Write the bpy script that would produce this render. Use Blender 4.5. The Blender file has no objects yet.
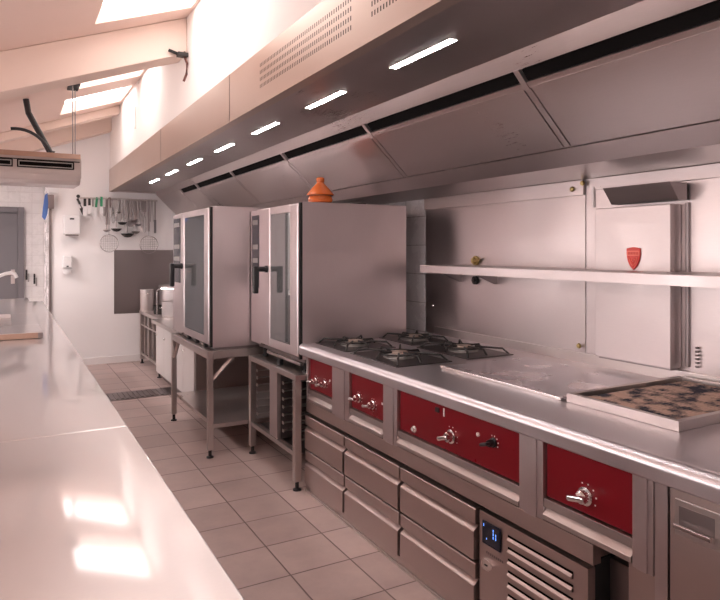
import bpy, bmesh, math, random
from mathutils import Vector, Matrix
random.seed(7)
PI = math.pi
S = bpy.context.scene
C = S.collection

# ---------------------------------------------------------------- camera
F = 633.0
YAW = math.atan((360 - 8) / F)
cd = bpy.data.cameras.new('camera')
cam = bpy.data.objects.new('camera', cd); C.objects.link(cam)
cam.location = (0, 0, 1.475)
cam.rotation_euler = (PI / 2, 0, -YAW)
cd.sensor_width = 36; cd.lens = F / 720 * 36
cd.shift_y = -50 / 720
cd.clip_start = 0.02
S.camera = cam
# ---------------------------------------------------------------- world, light, exposure
S.view_settings.view_transform = 'Standard'
S.view_settings.look = 'None'
S.view_settings.gamma = 1
S.view_settings.exposure = 0.08
S.view_settings.use_curve_mapping = False
w = bpy.data.worlds.new('world'); S.world = w; w.use_nodes = True
w.node_tree.nodes['Background'].inputs[0].default_value = (0.75, 0.85, 1, 1)
w.node_tree.nodes['Background'].inputs[1].default_value = 0.5
SKY = 4.6         # brightness of the skylight panes
STRIP = 60.0       # brightness of the strip lamps in the hood
ROOM = 27.0        # brightness of the fill lamps added out of view
FILL_WINDOW = 4.0       # brightness of the window-shaped panes added on the left for fill

# ---------------------------------------------------------------- materials
MATS = {}
def nodes(name):
    m = bpy.data.materials.new(name); m.use_nodes = True; MATS[name] = m
    return m, m.node_tree, m.node_tree.nodes['Principled BSDF']
def N(t, kind, **kw):
    n = t.nodes.new(kind)
    for k, v in kw.items():
        setattr(n, k, v)
    return n
def plain(name, col, rough=.5, metal=0.0, spec=.5, emit=None, estr=0, coat=0, trans=0, alpha=1):
    m, t, b = nodes(name)
    b.inputs['Base Color'].default_value = (*col, 1)
    b.inputs['Roughness'].default_value = rough
    b.inputs['Metallic'].default_value = metal
    b.inputs['Specular IOR Level'].default_value = spec
    b.inputs['Coat Weight'].default_value = coat
    b.inputs['Transmission Weight'].default_value = trans
    if emit:
        b.inputs['Emission Color'].default_value = (*emit, 1)
        b.inputs['Emission Strength'].default_value = estr
    # a faint wear so that no surface is perfectly even
    if not emit and not trans:
        tc = N(t, 'ShaderNodeTexCoord'); no = N(t, 'ShaderNodeTexNoise')
        no.inputs['Scale'].default_value = 9; no.inputs['Detail'].default_value = 4
        t.links.new(tc.outputs['Object'], no.inputs['Vector'])
        mr = N(t, 'ShaderNodeMapRange')
        mr.inputs[3].default_value = max(.02, rough - .07); mr.inputs[4].default_value = min(1, rough + .07)
        t.links.new(no.outputs['Fac'], mr.inputs[0]); t.links.new(mr.outputs[0], b.inputs['Roughness'])
    return m
def steel(name, col=(.60, .545, .53), rough=.30, stretch=(60, 3, 60), var=.10, bump=.04, smudge=1.0, big=3.0, scratch=0):
    """brushed stainless steel: fine stretched grain + broad smudges"""
    m, t, b = nodes(name)
    b.inputs['Metallic'].default_value = 1
    tc = N(t, 'ShaderNodeTexCoord')
    geo = N(t, 'ShaderNodeNewGeometry')
    mp = N(t, 'ShaderNodeMapping'); mp.inputs['Scale'].default_value = stretch
    t.links.new(geo.outputs['Position'], mp.inputs['Vector'])
    g = N(t, 'ShaderNodeTexNoise'); g.inputs['Scale'].default_value = 6; g.inputs['Detail'].default_value = 5
    t.links.new(mp.outputs['Vector'], g.inputs['Vector'])
    s = N(t, 'ShaderNodeTexNoise'); s.inputs['Scale'].default_value = big; s.inputs['Detail'].default_value = 2
    s.inputs['Roughness'].default_value = .45
    t.links.new(geo.outputs['Position'], s.inputs['Vector'])
    mr = N(t, 'ShaderNodeMapRange'); mr.inputs[1].default_value = .2; mr.inputs[2].default_value = .8
    mr.inputs[3].default_value = rough - var; mr.inputs[4].default_value = rough + var
    t.links.new(s.outputs['Fac'], mr.inputs[0])
    ad = N(t, 'ShaderNodeMath', operation='MULTIPLY_ADD'); ad.inputs[1].default_value = .10
    t.links.new(g.outputs['Fac'], ad.inputs[0]); t.links.new(mr.outputs[0], ad.inputs[2])
    t.links.new(ad.outputs[0], b.inputs['Roughness'])
    cr = N(t, 'ShaderNodeMixRGB'); cr.inputs[1].default_value = (*[c * .90 for c in col], 1)
    cr.inputs[2].default_value = (*[min(1, c * 1.07) for c in col], 1)
    m2 = N(t, 'ShaderNodeMath', operation='MULTIPLY_ADD'); m2.inputs[1].default_value = .5
    t.links.new(g.outputs['Fac'], m2.inputs[0])
    h2 = N(t, 'ShaderNodeMath', operation='MULTIPLY'); h2.inputs[1].default_value = .5
    t.links.new(s.outputs['Fac'], h2.inputs[0]); t.links.new(h2.outputs[0], m2.inputs[2])
    t.links.new(m2.outputs[0], cr.inputs[0]); t.links.new(cr.outputs[0], b.inputs['Base Color'])
    bp = N(t, 'ShaderNodeBump'); bp.inputs['Strength'].default_value = bump * .3; bp.inputs['Distance'].default_value = .01
    if scratch:
        v = N(t, 'ShaderNodeTexNoise'); v.inputs['Scale'].default_value = 40; v.inputs['Detail'].default_value = 3
        v.inputs['Distortion'].default_value = 2.0
        t.links.new(geo.outputs['Position'], v.inputs['Vector'])
        mx = N(t, 'ShaderNodeMath', operation='ADD')
        t.links.new(g.outputs['Fac'], mx.inputs[0]); t.links.new(v.outputs['Fac'], mx.inputs[1])
        t.links.new(mx.outputs[0], bp.inputs['Height'])
    else:
        t.links.new(g.outputs['Fac'], bp.inputs['Height'])
    if bump: t.links.new(bp.outputs[0], b.inputs['Normal'])
    return m

steel('steel')                                           # grain along Y
steel('steel_v', col=(.63, .555, .56), stretch=(60, 60, 3), rough=.34)         # grain upright
steel('steel_wall', col=(.56, .495, .49), stretch=(40, 5, 40), rough=.36, var=.16, big=2.2, bump=.06)
steel('steel_hood', col=(.54, .475, .465), rough=.27, var=.06, big=1.6, bump=0)
steel('steel_table', col=(.64, .60, .60), rough=.36, var=.05, stretch=(6, 40, 20), bump=.03, scratch=1, big=4)
MATS['steel_table'].node_tree.nodes['Principled BSDF'].inputs['Coat Weight'].default_value = .9
MATS['steel_table'].node_tree.nodes['Principled BSDF'].inputs['Coat Roughness'].default_value = .06
MATS['steel_table'].node_tree.nodes['Principled BSDF'].inputs['Coat IOR'].default_value = 2.0
steel('steel_top', col=(.70, .655, .68), rough=.32, var=.06, bump=.05, scratch=1)
steel('steel_face', col=(.53, .435, .415), rough=.38, var=.05)
steel('steel_utensil', col=(.40, .36, .355), rough=.25, bump=0)
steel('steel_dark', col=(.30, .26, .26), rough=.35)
steel('griddle_steel', col=(.68, .655, .69), rough=.25, var=.12, big=7)
plain('chrome', (.82, .80, .79), .12, 1)
plain('black_plastic', (.015, .014, .016), .35)
plain('black_iron', (.025, .022, .022), .5, .3)
plain('void', (.006, .005, .005), .9, spec=.05)
plain('gasket', (.01, .009, .009), .7)
plain('red_enamel', (.17, .003, .009), .30, 0, .4)
plain('emblem_red', (.62, .03, .02), .35)
plain('emblem_light', (.80, .16, .10), .35)
plain('white_plastic', (.82, .80, .80), .35)
plain('white_paint', (.80, .755, .745), .6)
plain('white_enamel', (.74, .70, .69), .4)
plain('ceiling_paint', (.80, .655, .60), .8)
plain('beam_paint', (.80, .64, .56), .75)
plain('door_paint', (.15, .14, .15), .5)
plain('green_plastic', (.03, .30, .14), .4)
plain('brown_wood', (.12, .04, .03), .5)
plain('blue_cloth', (.08, .16, .42), .9)
plain('white_mark', (.85, .8, .8), .4)
plain('ac_white', (.46, .39, .37), .35)
plain('ac_copper', (.40, .26, .20), .3, .3)
plain('brass', (.50, .38, .16), .35, 1)
plain('aluminium', (.75, .72, .70), .35, 1)
plain('tray_dark', (.10, .085, .085), .35, .8)
plain('burner_cap', (.42, .33, .28), .5, .6)
plain('cast_grey', (.34, .32, .31), .45, .8)
plain('display_black', (.006, .008, .02), .12)
plain('display_blue', (.02, .05, .2), .3, emit=(.15, .35, 1), estr=1.6)
plain('pane', (.9, .9, .9), .5, emit=(1, .95, .94), estr=SKY)
plain('window_pane', (.9, .9, .9), .5, emit=(1, .93, .93), estr=FILL_WINDOW)  # glow of the added panes on the left wall
plain('lamp', (.9, .9, .9), .4, emit=(1, .93, .90), estr=STRIP)
plain('fill_lamp', (.9, .9, .9), .4, emit=(1, .88, .84), estr=ROOM)  # glow of the added fill lamps, passage included
plain('far_fill_lamp', (.9, .9, .9), .4, emit=(1, .93, .92), estr=ROOM * 3.2)  # stronger added lamp, hidden, to brighten the far wall
plain('signal_lamp', (.85, .8, .78), .2, .4)

def walltex(name, col, bumps=.15, tint=None):
    m, t, b = nodes(name)
    geo = N(t, 'ShaderNodeNewGeometry')
    n1 = N(t, 'ShaderNodeTexNoise'); n1.inputs['Scale'].default_value = 2.2; n1.inputs['Detail'].default_value = 5
    t.links.new(geo.outputs['Position'], n1.inputs['Vector'])
    mx = N(t, 'ShaderNodeMixRGB'); mx.inputs[1].default_value = (*[c * .96 for c in col], 1); mx.inputs[2].default_value = (*[min(1, c * 1.03) for c in col], 1)
    t.links.new(n1.outputs['Fac'], mx.inputs[0]); t.links.new(mx.outputs[0], b.inputs['Base Color'])
    n2 = N(t, 'ShaderNodeTexNoise'); n2.inputs['Scale'].default_value = 60
    t.links.new(geo.outputs['Position'], n2.inputs['Vector'])
    bp = N(t, 'ShaderNodeBump'); bp.inputs['Strength'].default_value = bumps; bp.inputs['Distance'].default_value = .003
    t.links.new(n2.outputs['Fac'], bp.inputs['Height']); t.links.new(bp.outputs[0], b.inputs['Normal'])
    b.inputs['Roughness'].default_value = .7
    return m
walltex('wall_paint', (.87, .835, .83))
walltex('ceiling_plaster', (.84, .645, .57))
walltex('bulkhead_paint', (.86, .80, .76))

def tiles(name, axes, size, off, col1, col2, grout, rough, gw=.012, bumpd=.003, stain=0.0):
    """square tiles laid on two of the world axes"""
    m, t, b = nodes(name)
    geo = N(t, 'ShaderNodeNewGeometry'); sp = N(t, 'ShaderNodeSeparateXYZ')
    t.links.new(geo.outputs['Position'], sp.inputs[0])
    fr, ids = [], []
    for k, a in enumerate(axes):
        s = N(t, 'ShaderNodeMath', operation='SUBTRACT'); s.inputs[1].default_value = off[k]
        t.links.new(sp.outputs[a], s.inputs[0])
        d = N(t, 'ShaderNodeMath', operation='DIVIDE'); d.inputs[1].default_value = size[k]; t.links.new(s.outputs[0], d.inputs[0])
        f = N(t, 'ShaderNodeMath', operation='FRACT'); t.links.new(d.outputs[0], f.inputs[0])
        fl = N(t, 'ShaderNodeMath', operation='FLOOR'); t.links.new(d.outputs[0], fl.inputs[0]); ids.append(fl)
        pp = N(t, 'ShaderNodeMath', operation='PINGPONG'); pp.inputs[1].default_value = .5; t.links.new(f.outputs[0], pp.inputs[0])
        fr.append(pp)
    mn = N(t, 'ShaderNodeMath', operation='MINIMUM'); t.links.new(fr[0].outputs[0], mn.inputs[0]); t.links.new(fr[1].outputs[0], mn.inputs[1])
    st = N(t, 'ShaderNodeMapRange'); st.inputs[1].default_value = gw * .5; st.inputs[2].default_value = gw * 1.1
    t.links.new(mn.outputs[0], st.inputs[0])
    cb = N(t, 'ShaderNodeCombineXYZ'); t.links.new(ids[0].outputs[0], cb.inputs[0]); t.links.new(ids[1].outputs[0], cb.inputs[1])
    wn = N(t, 'ShaderNodeTexWhiteNoise'); t.links.new(cb.outputs[0], wn.inputs['Vector'])
    mx = N(t, 'ShaderNodeMixRGB'); mx.inputs[1].default_value = (*col1, 1); mx.inputs[2].default_value = (*col2, 1)
    no = N(t, 'ShaderNodeTexNoise'); no.inputs['Scale'].default_value = 5; no.inputs['Detail'].default_value = 8; no.inputs['Roughness'].default_value = .65
    t.links.new(geo.outputs['Position'], no.inputs['Vector'])
    av = N(t, 'ShaderNodeMath', operation='MULTIPLY_ADD'); av.inputs[1].default_value = .45
    t.links.new(wn.outputs['Value'], av.inputs[0])
    hv = N(t, 'ShaderNodeMapRange'); hv.inputs[1].default_value = .3; hv.inputs[2].default_value = .7; hv.inputs[4].default_value = .6
    t.links.new(no.outputs['Fac'], hv.inputs[0]); t.links.new(hv.outputs[0], av.inputs[2]); t.links.new(av.outputs[0], mx.inputs[0])
    fin = N(t, 'ShaderNodeMixRGB'); fin.inputs[1].default_value = (*grout, 1)
    t.links.new(st.outputs[0], fin.inputs[0]); t.links.new(mx.outputs[0], fin.inputs[2])
    t.links.new(fin.outputs[0], b.inputs['Base Color'])
    rr = N(t, 'ShaderNodeMapRange'); rr.inputs[1].default_value = .3; rr.inputs[2].default_value = .7
    rr.inputs[3].default_value = rough - .1; rr.inputs[4].default_value = rough + .15
    t.links.new(no.outputs['Fac'], rr.inputs[0]); t.links.new(rr.outputs[0], b.inputs['Roughness'])
    bp = N(t, 'ShaderNodeBump'); bp.inputs['Strength'].default_value = .6; bp.inputs['Distance'].default_value = bumpd
    ba = N(t, 'ShaderNodeMath', operation='MULTIPLY_ADD'); ba.inputs[1].default_value = .25
    t.links.new(no.outputs['Fac'], ba.inputs[0]); t.links.new(st.outputs[0], ba.inputs[2])
    t.links.new(ba.outputs[0], bp.inputs['Height']); t.links.new(bp.outputs[0], b.inputs['Normal'])
    return m
tiles('floor_tiles', (0, 1), (.306, .3175), (.815, 2.345), (.36, .265, .245), (.56, .43, .40), (.16, .11, .10), .42, .014)
tiles('wall_tiles', (1, 2), (.25, .205), (.19, .075), (.83, .80, .82), (.86, .84, .85), (.42, .38, .38), .25, .012)
tiles('wall_tiles_x', (0, 2), (.15, .15), (0, .05), (.74, .71, .70), (.78, .75, .74), (.60, .56, .55), .25, .015)

# pierced steel for the hood's front: rows of short slots where Y < 3.1
m = steel('steel_pierced', col=(.62, .52, .46), rough=.36, var=.06, bump=.03)
t = m.node_tree; b = t.nodes['Principled BSDF']
geo = N(t, 'ShaderNodeNewGeometry'); sp = N(t, 'ShaderNodeSeparateXYZ'); t.links.new(geo.outputs['Position'], sp.inputs[0])
def mth(op, a, bb=None, c=None):
    n = N(t, 'ShaderNodeMath', operation=op)
    for i, v in enumerate((a, bb, c)):
        if v is None: continue
        if isinstance(v, (int, float)): n.inputs[i].default_value = v
        else: t.links.new(v, n.inputs[i])
    return n.outputs[0]
Yo, Zo = sp.outputs[1], sp.outputs[2]
fy = mth('FRACT', mth('DIVIDE', Yo, .020)); fz = mth('FRACT', mth('DIVIDE', Zo, .036))
hole = mth('MULTIPLY', mth('LESS_THAN', fy, .42), mth('LESS_THAN', fz, .52))
band = mth('MULTIPLY', mth('GREATER_THAN', Zo, 2.290), mth('LESS_THAN', Zo, 2.434))
grp = mth('LESS_THAN', mth('FRACT', mth('DIVIDE', mth('ADD', Yo, .3), 1.2)), .88)
hole = mth('MULTIPLY', mth('MULTIPLY', hole, band), mth('MULTIPLY', mth('LESS_THAN', Yo, 3.1), grp))
old = b.inputs['Base Color'].links[0].from_socket
mx = N(t, 'ShaderNodeMixRGB'); mx.inputs[2].default_value = (.05, .04, .035, 1)
t.links.new(hole, mx.inputs[0]); t.links.new(old, mx.inputs[1]); t.links.new(mx.outputs[0], b.inputs['Base Color'])

# orange glazed clay
m, t, b = nodes('clay_orange')
no = N(t, 'ShaderNodeTexNoise'); no.inputs['Scale'].default_value = 14; tc = N(t, 'ShaderNodeTexCoord')
t.links.new(tc.outputs['Object'], no.inputs['Vector'])
mx = N(t, 'ShaderNodeMixRGB'); mx.inputs[1].default_value = (.42, .07, .012, 1); mx.inputs[2].default_value = (.60, .14, .025, 1)
t.links.new(no.outputs['Fac'], mx.inputs[0]); t.links.new(mx.outputs[0], b.inputs['Base Color']); b.inputs['Roughness'].default_value = .25
# burnt grill bars / lava stones
m, t, b = nodes('charred')
no = N(t, 'ShaderNodeTexNoise'); no.inputs['Scale'].default_value = 17; no.inputs['Detail'].default_value = 6
geo = N(t, 'ShaderNodeNewGeometry'); t.links.new(geo.outputs['Position'], no.inputs['Vector'])
r = N(t, 'ShaderNodeValToRGB'); r.color_ramp.elements[0].position = .38; r.color_ramp.elements[0].color = (.035, .035, .055, 1)
r.color_ramp.elements[1].position = .56; r.color_ramp.elements[1].color = (.62, .42, .34, 1)
t.links.new(no.outputs['Fac'], r.inputs[0]); t.links.new(r.outputs[0], b.inputs['Base Color']); b.inputs['Roughness'].default_value = .7
bp = N(t, 'ShaderNodeBump'); bp.inputs['Strength'].default_value = .8; bp.inputs['Distance'].default_value = .01
t.links.new(no.outputs['Fac'], bp.inputs['Height']); t.links.new(bp.outputs[0], b.inputs['Normal'])
# oven glass: dark, mirror-like pane that still lets one look in
m, t, b = nodes('oven_glass')
b.inputs['Base Color'].default_value = (.33, .35, .36, 1); b.inputs['Roughness'].default_value = .05
b.inputs['Transmission Weight'].default_value = .75; b.inputs['IOR'].default_value = 1.9
b.inputs['Coat Weight'].default_value = .6; b.inputs['Coat Roughness'].default_value = .04

M = MATS
# ---------------------------------------------------------------- mesh helpers
WORLD = {}
class MB:
    def __init__(s): s.bm = bmesh.new()
    def box(s, x0, x1, y0, y1, z0, z1, bev=0, rot=None, seg=2):
        g = bmesh.ops.create_cube(s.bm, size=1)
        vs = g['verts']
        sx, sy, sz = abs(x1 - x0), abs(y1 - y0), abs(z1 - z0)
        for v in vs: v.co = Vector((v.co.x * sx, v.co.y * sy, v.co.z * sz))
        if bev:
            es = list({e for v in vs for e in v.link_edges})
            r = bmesh.ops.bevel(s.bm, geom=es, offset=min(bev, sx * .45, sy * .45, sz * .45), segments=seg, profile=.5, affect='EDGES')
            vs = list({v for f in r['faces'] for v in f.verts} | {v for v in vs if v.is_valid})
        c = Vector(((x0 + x1) / 2, (y0 + y1) / 2, (z0 + z1) / 2))
        for v in vs:
            v.co = (rot @ v.co if rot else v.co) + c
        return s
    def prism(s, pts, a0, a1, axis='y', bev=0):
        """polygon extruded along an axis; pts are (x,z) for y, (y,z) for x, (x,y) for z"""
        def P(p, a):
            return (p[0], a, p[1]) if axis == 'y' else (a, p[0], p[1]) if axis == 'x' else (p[0], p[1], a)
        A = [s.bm.verts.new(P(p, a0)) for p in pts]; B = [s.bm.verts.new(P(p, a1)) for p in pts]
        n = len(pts); fs = [s.bm.faces.new(A), s.bm.faces.new(B[::-1])]
        for i in range(n):
            fs.append(s.bm.faces.new((A[i], B[i], B[(i + 1) % n], A[(i + 1) % n])))
        bmesh.ops.recalc_face_normals(s.bm, faces=fs)
        if bev:
            es = list({e for f in fs for e in f.edges})
            bmesh.ops.bevel(s.bm, geom=es, offset=bev, segments=2, profile=.5, affect='EDGES')
        return s
    def lathe(s, prof, cx, cy, cz, n=28, axis='z', rot=None):
        rings = []
        for (r, h) in prof:
            ring = []
            for k in range(n):
                a = 2 * PI * k / n
                if axis == 'z': v = Vector((r * math.cos(a), r * math.sin(a), h))
                elif axis == 'x': v = Vector((h, r * math.cos(a), r * math.sin(a)))
                else: v = Vector((r * math.cos(a), h, r * math.sin(a)))
                if rot: v = rot @ v
                ring.append(s.bm.verts.new(v + Vector((cx, cy, cz))))
            rings.append(ring)
        fs = []
        for i in range(len(rings) - 1):
            for k in range(n):
                fs.append(s.bm.faces.new((rings[i][k], rings[i][(k + 1) % n], rings[i + 1][(k + 1) % n], rings[i + 1][k])))
        fs.append(s.bm.faces.new(rings[0][::-1])); fs.append(s.bm.faces.new(rings[-1]))
        bmesh.ops.recalc_face_normals(s.bm, faces=fs)
        return s
    def tube(s, pts, r, n=10, r2=None):
        pts = [Vector(p) for p in pts]; rings = []
        m_ = len(pts)
        up = Vector((0, 0, 1))
        for i, p in enumerate(pts):
            d = (pts[min(i + 1, m_ - 1)] - pts[max(i - 1, 0)]).normalized()
            u = d.cross(up)
            if u.length < 1e-3: u = d.cross(Vector((1, 0, 0)))
            u.normalize(); v = d.cross(u).normalized()
            rr = r if r2 is None else r + (r2 - r) * i / (m_ - 1)
            rings.append([s.bm.verts.new(p + (u * math.cos(2 * PI * k / n) + v * math.sin(2 * PI * k / n)) * rr) for k in range(n)])
        fs = []
        for i in range(m_ - 1):
            for k in range(n):
                fs.append(s.bm.faces.new((rings[i][k], rings[i][(k + 1) % n], rings[i + 1][(k + 1) % n], rings[i + 1][k])))
        fs.append(s.bm.faces.new(rings[0][::-1])); fs.append(s.bm.faces.new(rings[-1]))
        bmesh.ops.recalc_face_normals(s.bm, faces=fs)
        return s
    def build(s, name, mat, parent=None, label=None):
        me = bpy.data.meshes.new(name)
        o = bpy.data.objects.new(name, me); C.objects.link(o)
        org = Vector((0, 0, 0))
        if parent is not None:
            o.parent = parent; org = WORLD[parent.name]
            s.bm.transform(Matrix.Translation(-org)); WORLD[o.name] = org
        else:
            xs = [v.co for v in s.bm.verts]
            org = Vector(((min(v.x for v in xs) + max(v.x for v in xs)) / 2, (min(v.y for v in xs) + max(v.y for v in xs)) / 2, min(v.z for v in xs)))
            s.bm.transform(Matrix.Translation(-org)); o.location = org; WORLD[o.name] = org
        s.bm.to_mesh(me); s.bm.free()
        me.materials.append(M[mat])
        for p in me.polygons: p.use_smooth = name not in ('tabletop', 'sink_top')
        me.set_sharp_from_angle(angle=math.radians(32))
        wn_ = o.modifiers.new('weighted_normals', 'WEIGHTED_NORMAL'); wn_.keep_sharp = True; wn_.weight = 80
        if label: o['label'] = label
        return o
def bez(p0, p1, p2, n=10):
    p0, p1, p2 = Vector(p0), Vector(p1), Vector(p2)
    return [(1 - t_) ** 2 * p0 + 2 * t_ * (1 - t_) * p1 + t_ * t_ * p2 for t_ in [i / n for i in range(n + 1)]]
def thing(name, label, cat, loc, group=None):
    o = bpy.data.objects.new(name, None); C.objects.link(o); o.location = loc
    o.empty_display_size = .1
    WORLD[o.name] = Vector(loc)
    o['label'] = label; o['category'] = cat
    if group: o['group'] = group
    return o
def tag(o, label, cat, group=None, kind=None):
    o['label'] = label; o['category'] = cat
    if group: o['group'] = group
    if kind: o['kind'] = kind
    return o
def struct(o, label=None, cat=None):
    o['kind'] = 'structure'
    if label: o['label'] = label
    if cat: o['category'] = cat
    return o
def dup(root, dx, dy, dz, label, group=None):
    def cp(o, par):
        c = o.copy(); C.objects.link(c)
        if par is not None: c.parent = par
        for ch in o.children: cp(ch, c)
        return c
    r_ = cp(root, None)
    r_.location = Vector(root.location) + Vector((dx, dy, dz))
    r_['label'] = label
    if group: r_['group'] = group
    return r_

# ================================================================= THE ROOM
XW, XB, YF, YN, XL = 2.58, 1.16, 8.79, -3.2, -2.4
def zc(x): return 2.782 + .36 * x          # the sloping ceiling, higher to the right
struct(MB().box(XL, XW + .1, YN, 11.0, -.1, 0).build('floor', 'floor_tiles'), 'square beige pink floor tiles with dark joints', 'floor')
struct(MB().box(XW, XW + .1, YN, YF + .1, 0, 3.6).build('wall_right', 'wall_tiles'), 'white square wall tiles behind the cooking line', 'wall')
struct(MB().box(.46, XW, YF, YF + .1, 0, 3.6).build('wall_back', 'wall_paint'), 'white wall at the far end with hanging utensils', 'wall')
struct(MB().prism([(XL, 2.9), (XL, 1.86), (.46, 2.6), (.46, 3.6)], YF, YF + .1).build('wall_over_passage', 'wall_paint'), 'pale wall above the opening of the passage', 'wall')
struct(MB().box(XL - .1, XL, YN, 11, 0, 3).build('wall_left', 'wall_paint'), 'white wall on the left', 'wall')
struct(MB().box(XL, XW, YN - .1, YN, 0, 3.8).build('wall_front', 'wall_paint'), 'white wall at the near end', 'wall')
struct(MB().box(XB, XB + .08, YN, YF, 2.505, 3.6).build('wall_bulkhead', 'bulkhead_paint'), 'white painted wall rising above the hood to the ceiling', 'wall')
# passage
struct(MB().box(.46, .56, YF + .1, 10.2, 0, 2.9).build('wall_passage_right', 'wall_tiles'), 'tiled side wall of the passage', 'wall')
struct(MB().box(XL, .56, 10.2, 10.3, 0, 2.9).build('wall_passage_back', 'wall_tiles_x'), 'pale tiled wall around the grey door', 'wall')
struct(MB().box(XL, .56, YF + .1, 10.2, 2.62, 2.72).build('ceiling_passage', 'wall_paint'), 'white ceiling of the passage', 'ceiling')
# ceiling with openings for the skylights
SK = [(-2.6, -1.4), (3.15, 4.49), (5.72, 6.5), (6.92, 7.7)]  # first opening is behind the camera, added for fill light
SX0, SX1 = .50, 1.13
mb = MB()
TH = .22
def slab(x0, x1, y0, y1):
    mb.prism([(x0, zc(x0)), (x1, zc(x1)), (x1, zc(x1) + TH), (x0, zc(x0) + TH)], y0, y1)
slab(XL, SX0, YN, YF); slab(SX1, XB + .08, YN, YF)
ys = [YN] + [v for p in SK for v in p] + [YF]
for k in range(0, len(ys), 2): slab(SX0, SX1, ys[k], ys[k + 1])
struct(mb.build('ceiling', 'ceiling_plaster'), 'sloping pinkish plaster ceiling with deep skylight openings', 'ceiling')
for k, (a, b_) in enumerate(SK):
    zt = zc(SX0) + TH * .55
    o = MB().prism([(SX0, zc(SX0) + .12), (SX1, zc(SX1) + .12), (SX1, zc(SX1) + .14), (SX0, zc(SX0) + .14)], a, b_).build('window_%d' % (k + 1), 'pane')
    struct(o, 'bright skylight pane in the sloping ceiling', 'skylight')
# beams
for k, (y0, y1, dd) in enumerate([(4.72, 4.98, .27), (7.95, 8.1, .10), (8.62, 8.79, .20)]):
    o = MB().prism([(XL, zc(XL)), (XB, zc(XB)), (XB, zc(XB) - dd), (XL, zc(XL) - dd)], y0, y1, bev=.012).build('trim_%d' % (k + 1), 'beam_paint')
    struct(o, 'painted ceiling beam', 'beam')
struct(MB().box(.47, 1.5, YF - .018, YF, 0, .09, .004).build('baseboard_back', 'white_paint'))
struct(MB().box(1.5, XW, YF - .018, YF, 0, .09, .004).build('baseboard_corner', 'white_paint'))
struct(MB().box(.448, .475, YF - .02, YF + .11, 0, 2.10, .003).build('trim_4', 'steel_dark'), 'dark metal corner strip at the passage opening', 'corner strip')

# door in the passage
struct(MB().box(-.95, .12, 10.17, 10.2, 0, 2.0, .004).build('door_1', 'door_paint'), 'dark grey door at the end of the passage', 'door')
mb = MB().box(.12, .20, 10.14, 10.2, 0, 2.08, .005).box(-1.03, -.95, 10.14, 10.2, 0, 2.08, .005).box(-.95, .12, 10.14, 10.2, 2.0, 2.08, .005)
struct(mb.build('trim_5', 'door_paint'), 'dark grey door frame', 'door frame')
dh = thing('door_handle_set', 'steel lever handle on the dark grey passage door', 'door handle', (.06, 10.165, 1.1))
MB().box(.035, .085, 10.155, 10.17, 1.0, 1.2, .004).build('back_plate', 'steel', dh)
MB().tube([(.06, 10.155, 1.13), (.06, 10.10, 1.13), (.05, 10.09, 1.13), (-.10, 10.09, 1.13)], .011).build('lever', 'chrome', dh)

pl = thing('passage_fill_light', 'added flat fill light in the passage ceiling, out of view', 'light', (-1.3, 9.5, 2.6))  # lamp added out of view to brighten the passage tiles
MB().box(-1.6, -1.0, 9.3, 9.7, 2.59, 2.6195, .003).build('frame', 'white_plastic', pl)
MB().box(-1.58, -1.02, 9.32, 9.68, 2.580, 2.5895, .002).build('diffuser', 'fill_lamp', pl)
# floor drain
fd = thing('floor_drain', 'dark slotted drain channel set across the tiled floor', 'drain', (1.25, 6.75, 0))
MB().box(.62, 1.9, 6.57, 6.93, .0005, .004).build('channel', 'steel_dark', fd)
mb = MB()
for k in range(26):
    mb.box(.64 + k * .048, .665 + k * .048, 6.60, 6.90, .0041, .009, .001)
mb.build('grating', 'steel_dark', fd)

# ================================================================= EXTRACTOR HOOD
hood = thing('extractor_hood', 'long stainless steel extractor hood above the whole cooking line', 'extractor hood', (1.7, 3.5, 2.22))
HY0, HY1 = -1.6, 8.62
MB().prism([(1.13, 2.22), (1.13, 2.50), (1.158, 2.50), (1.158, 2.245), (1.185, 2.235), (1.185, 2.22)], HY0, HY1).build('front_panel', 'steel_pierced', hood, 'brushed front panel pierced with rows of short slots')
for y in (1.2, 3.6, 5.5): MB().box(1.1285, 1.1300, y - .0015, y + .0015, 2.222, 2.498).build('panel_joint', 'steel_dark', hood)
MB().box(1.186, 1.70, HY0, HY1, 2.238, 2.262).build('underside', 'steel_hood', hood)
MB().prism([(1.70, 2.238), (1.742, 2.178), (1.752, 2.186), (1.71, 2.25)], HY0, HY1).build('upper_band', 'steel_hood', hood)
MB().prism([(1.755, 2.18), (1.80, 2.13), (1.92, 2.2), (1.88, 2.27)], HY0, HY1).build('slot_recess', 'void', hood)
MB().prism([(1.800, 2.112), (1.809, 2.120), (1.79, 2.142), (1.781, 2.134)], HY0, HY1).build('slot_ledge', 'steel_hood', hood)
P0, P1, L1 = Vector((1.797, 2.120)), Vector((2.024, 1.903)), Vector((2.098, 1.835))
dirn = (P1 - P0).normalized(); nrm = Vector((-dirn.y, dirn.x))
if nrm.x > 0: nrm = -nrm
def face_plate(a, b_, y0, y1, out, thk):
    q = [a + nrm * out, b_ + nrm * out, b_ + nrm * (out - thk), a + nrm * (out - thk)]
    return MB().prism([(p.x, p.y) for p in q], y0, y1, bev=.0015)
YD = [-1.59 + .02, -.59 + .02, .65, 1.87, 3.09, 4.31, 5.53, 6.75, 7.45]
face_plate(P0, L1, HY0, HY1, -.006, .02).build('sloping_back', 'steel_hood', hood)
for k in range(len(YD) - 1):
    face_plate(P0, P1, YD[k] + .022, YD[k + 1] - .022, .004, .009).build('filter_cover', 'steel_hood', hood)
face_plate(P1 + dirn * .006, L1, HY0, HY1, .004, .009).build('bottom_lip', 'steel_hood', hood)
face_plate(Vector((1.742, 2.180)), P1, 7.466, HY1, .006, .012).build('blank_end_panel', 'steel_hood', hood)
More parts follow.
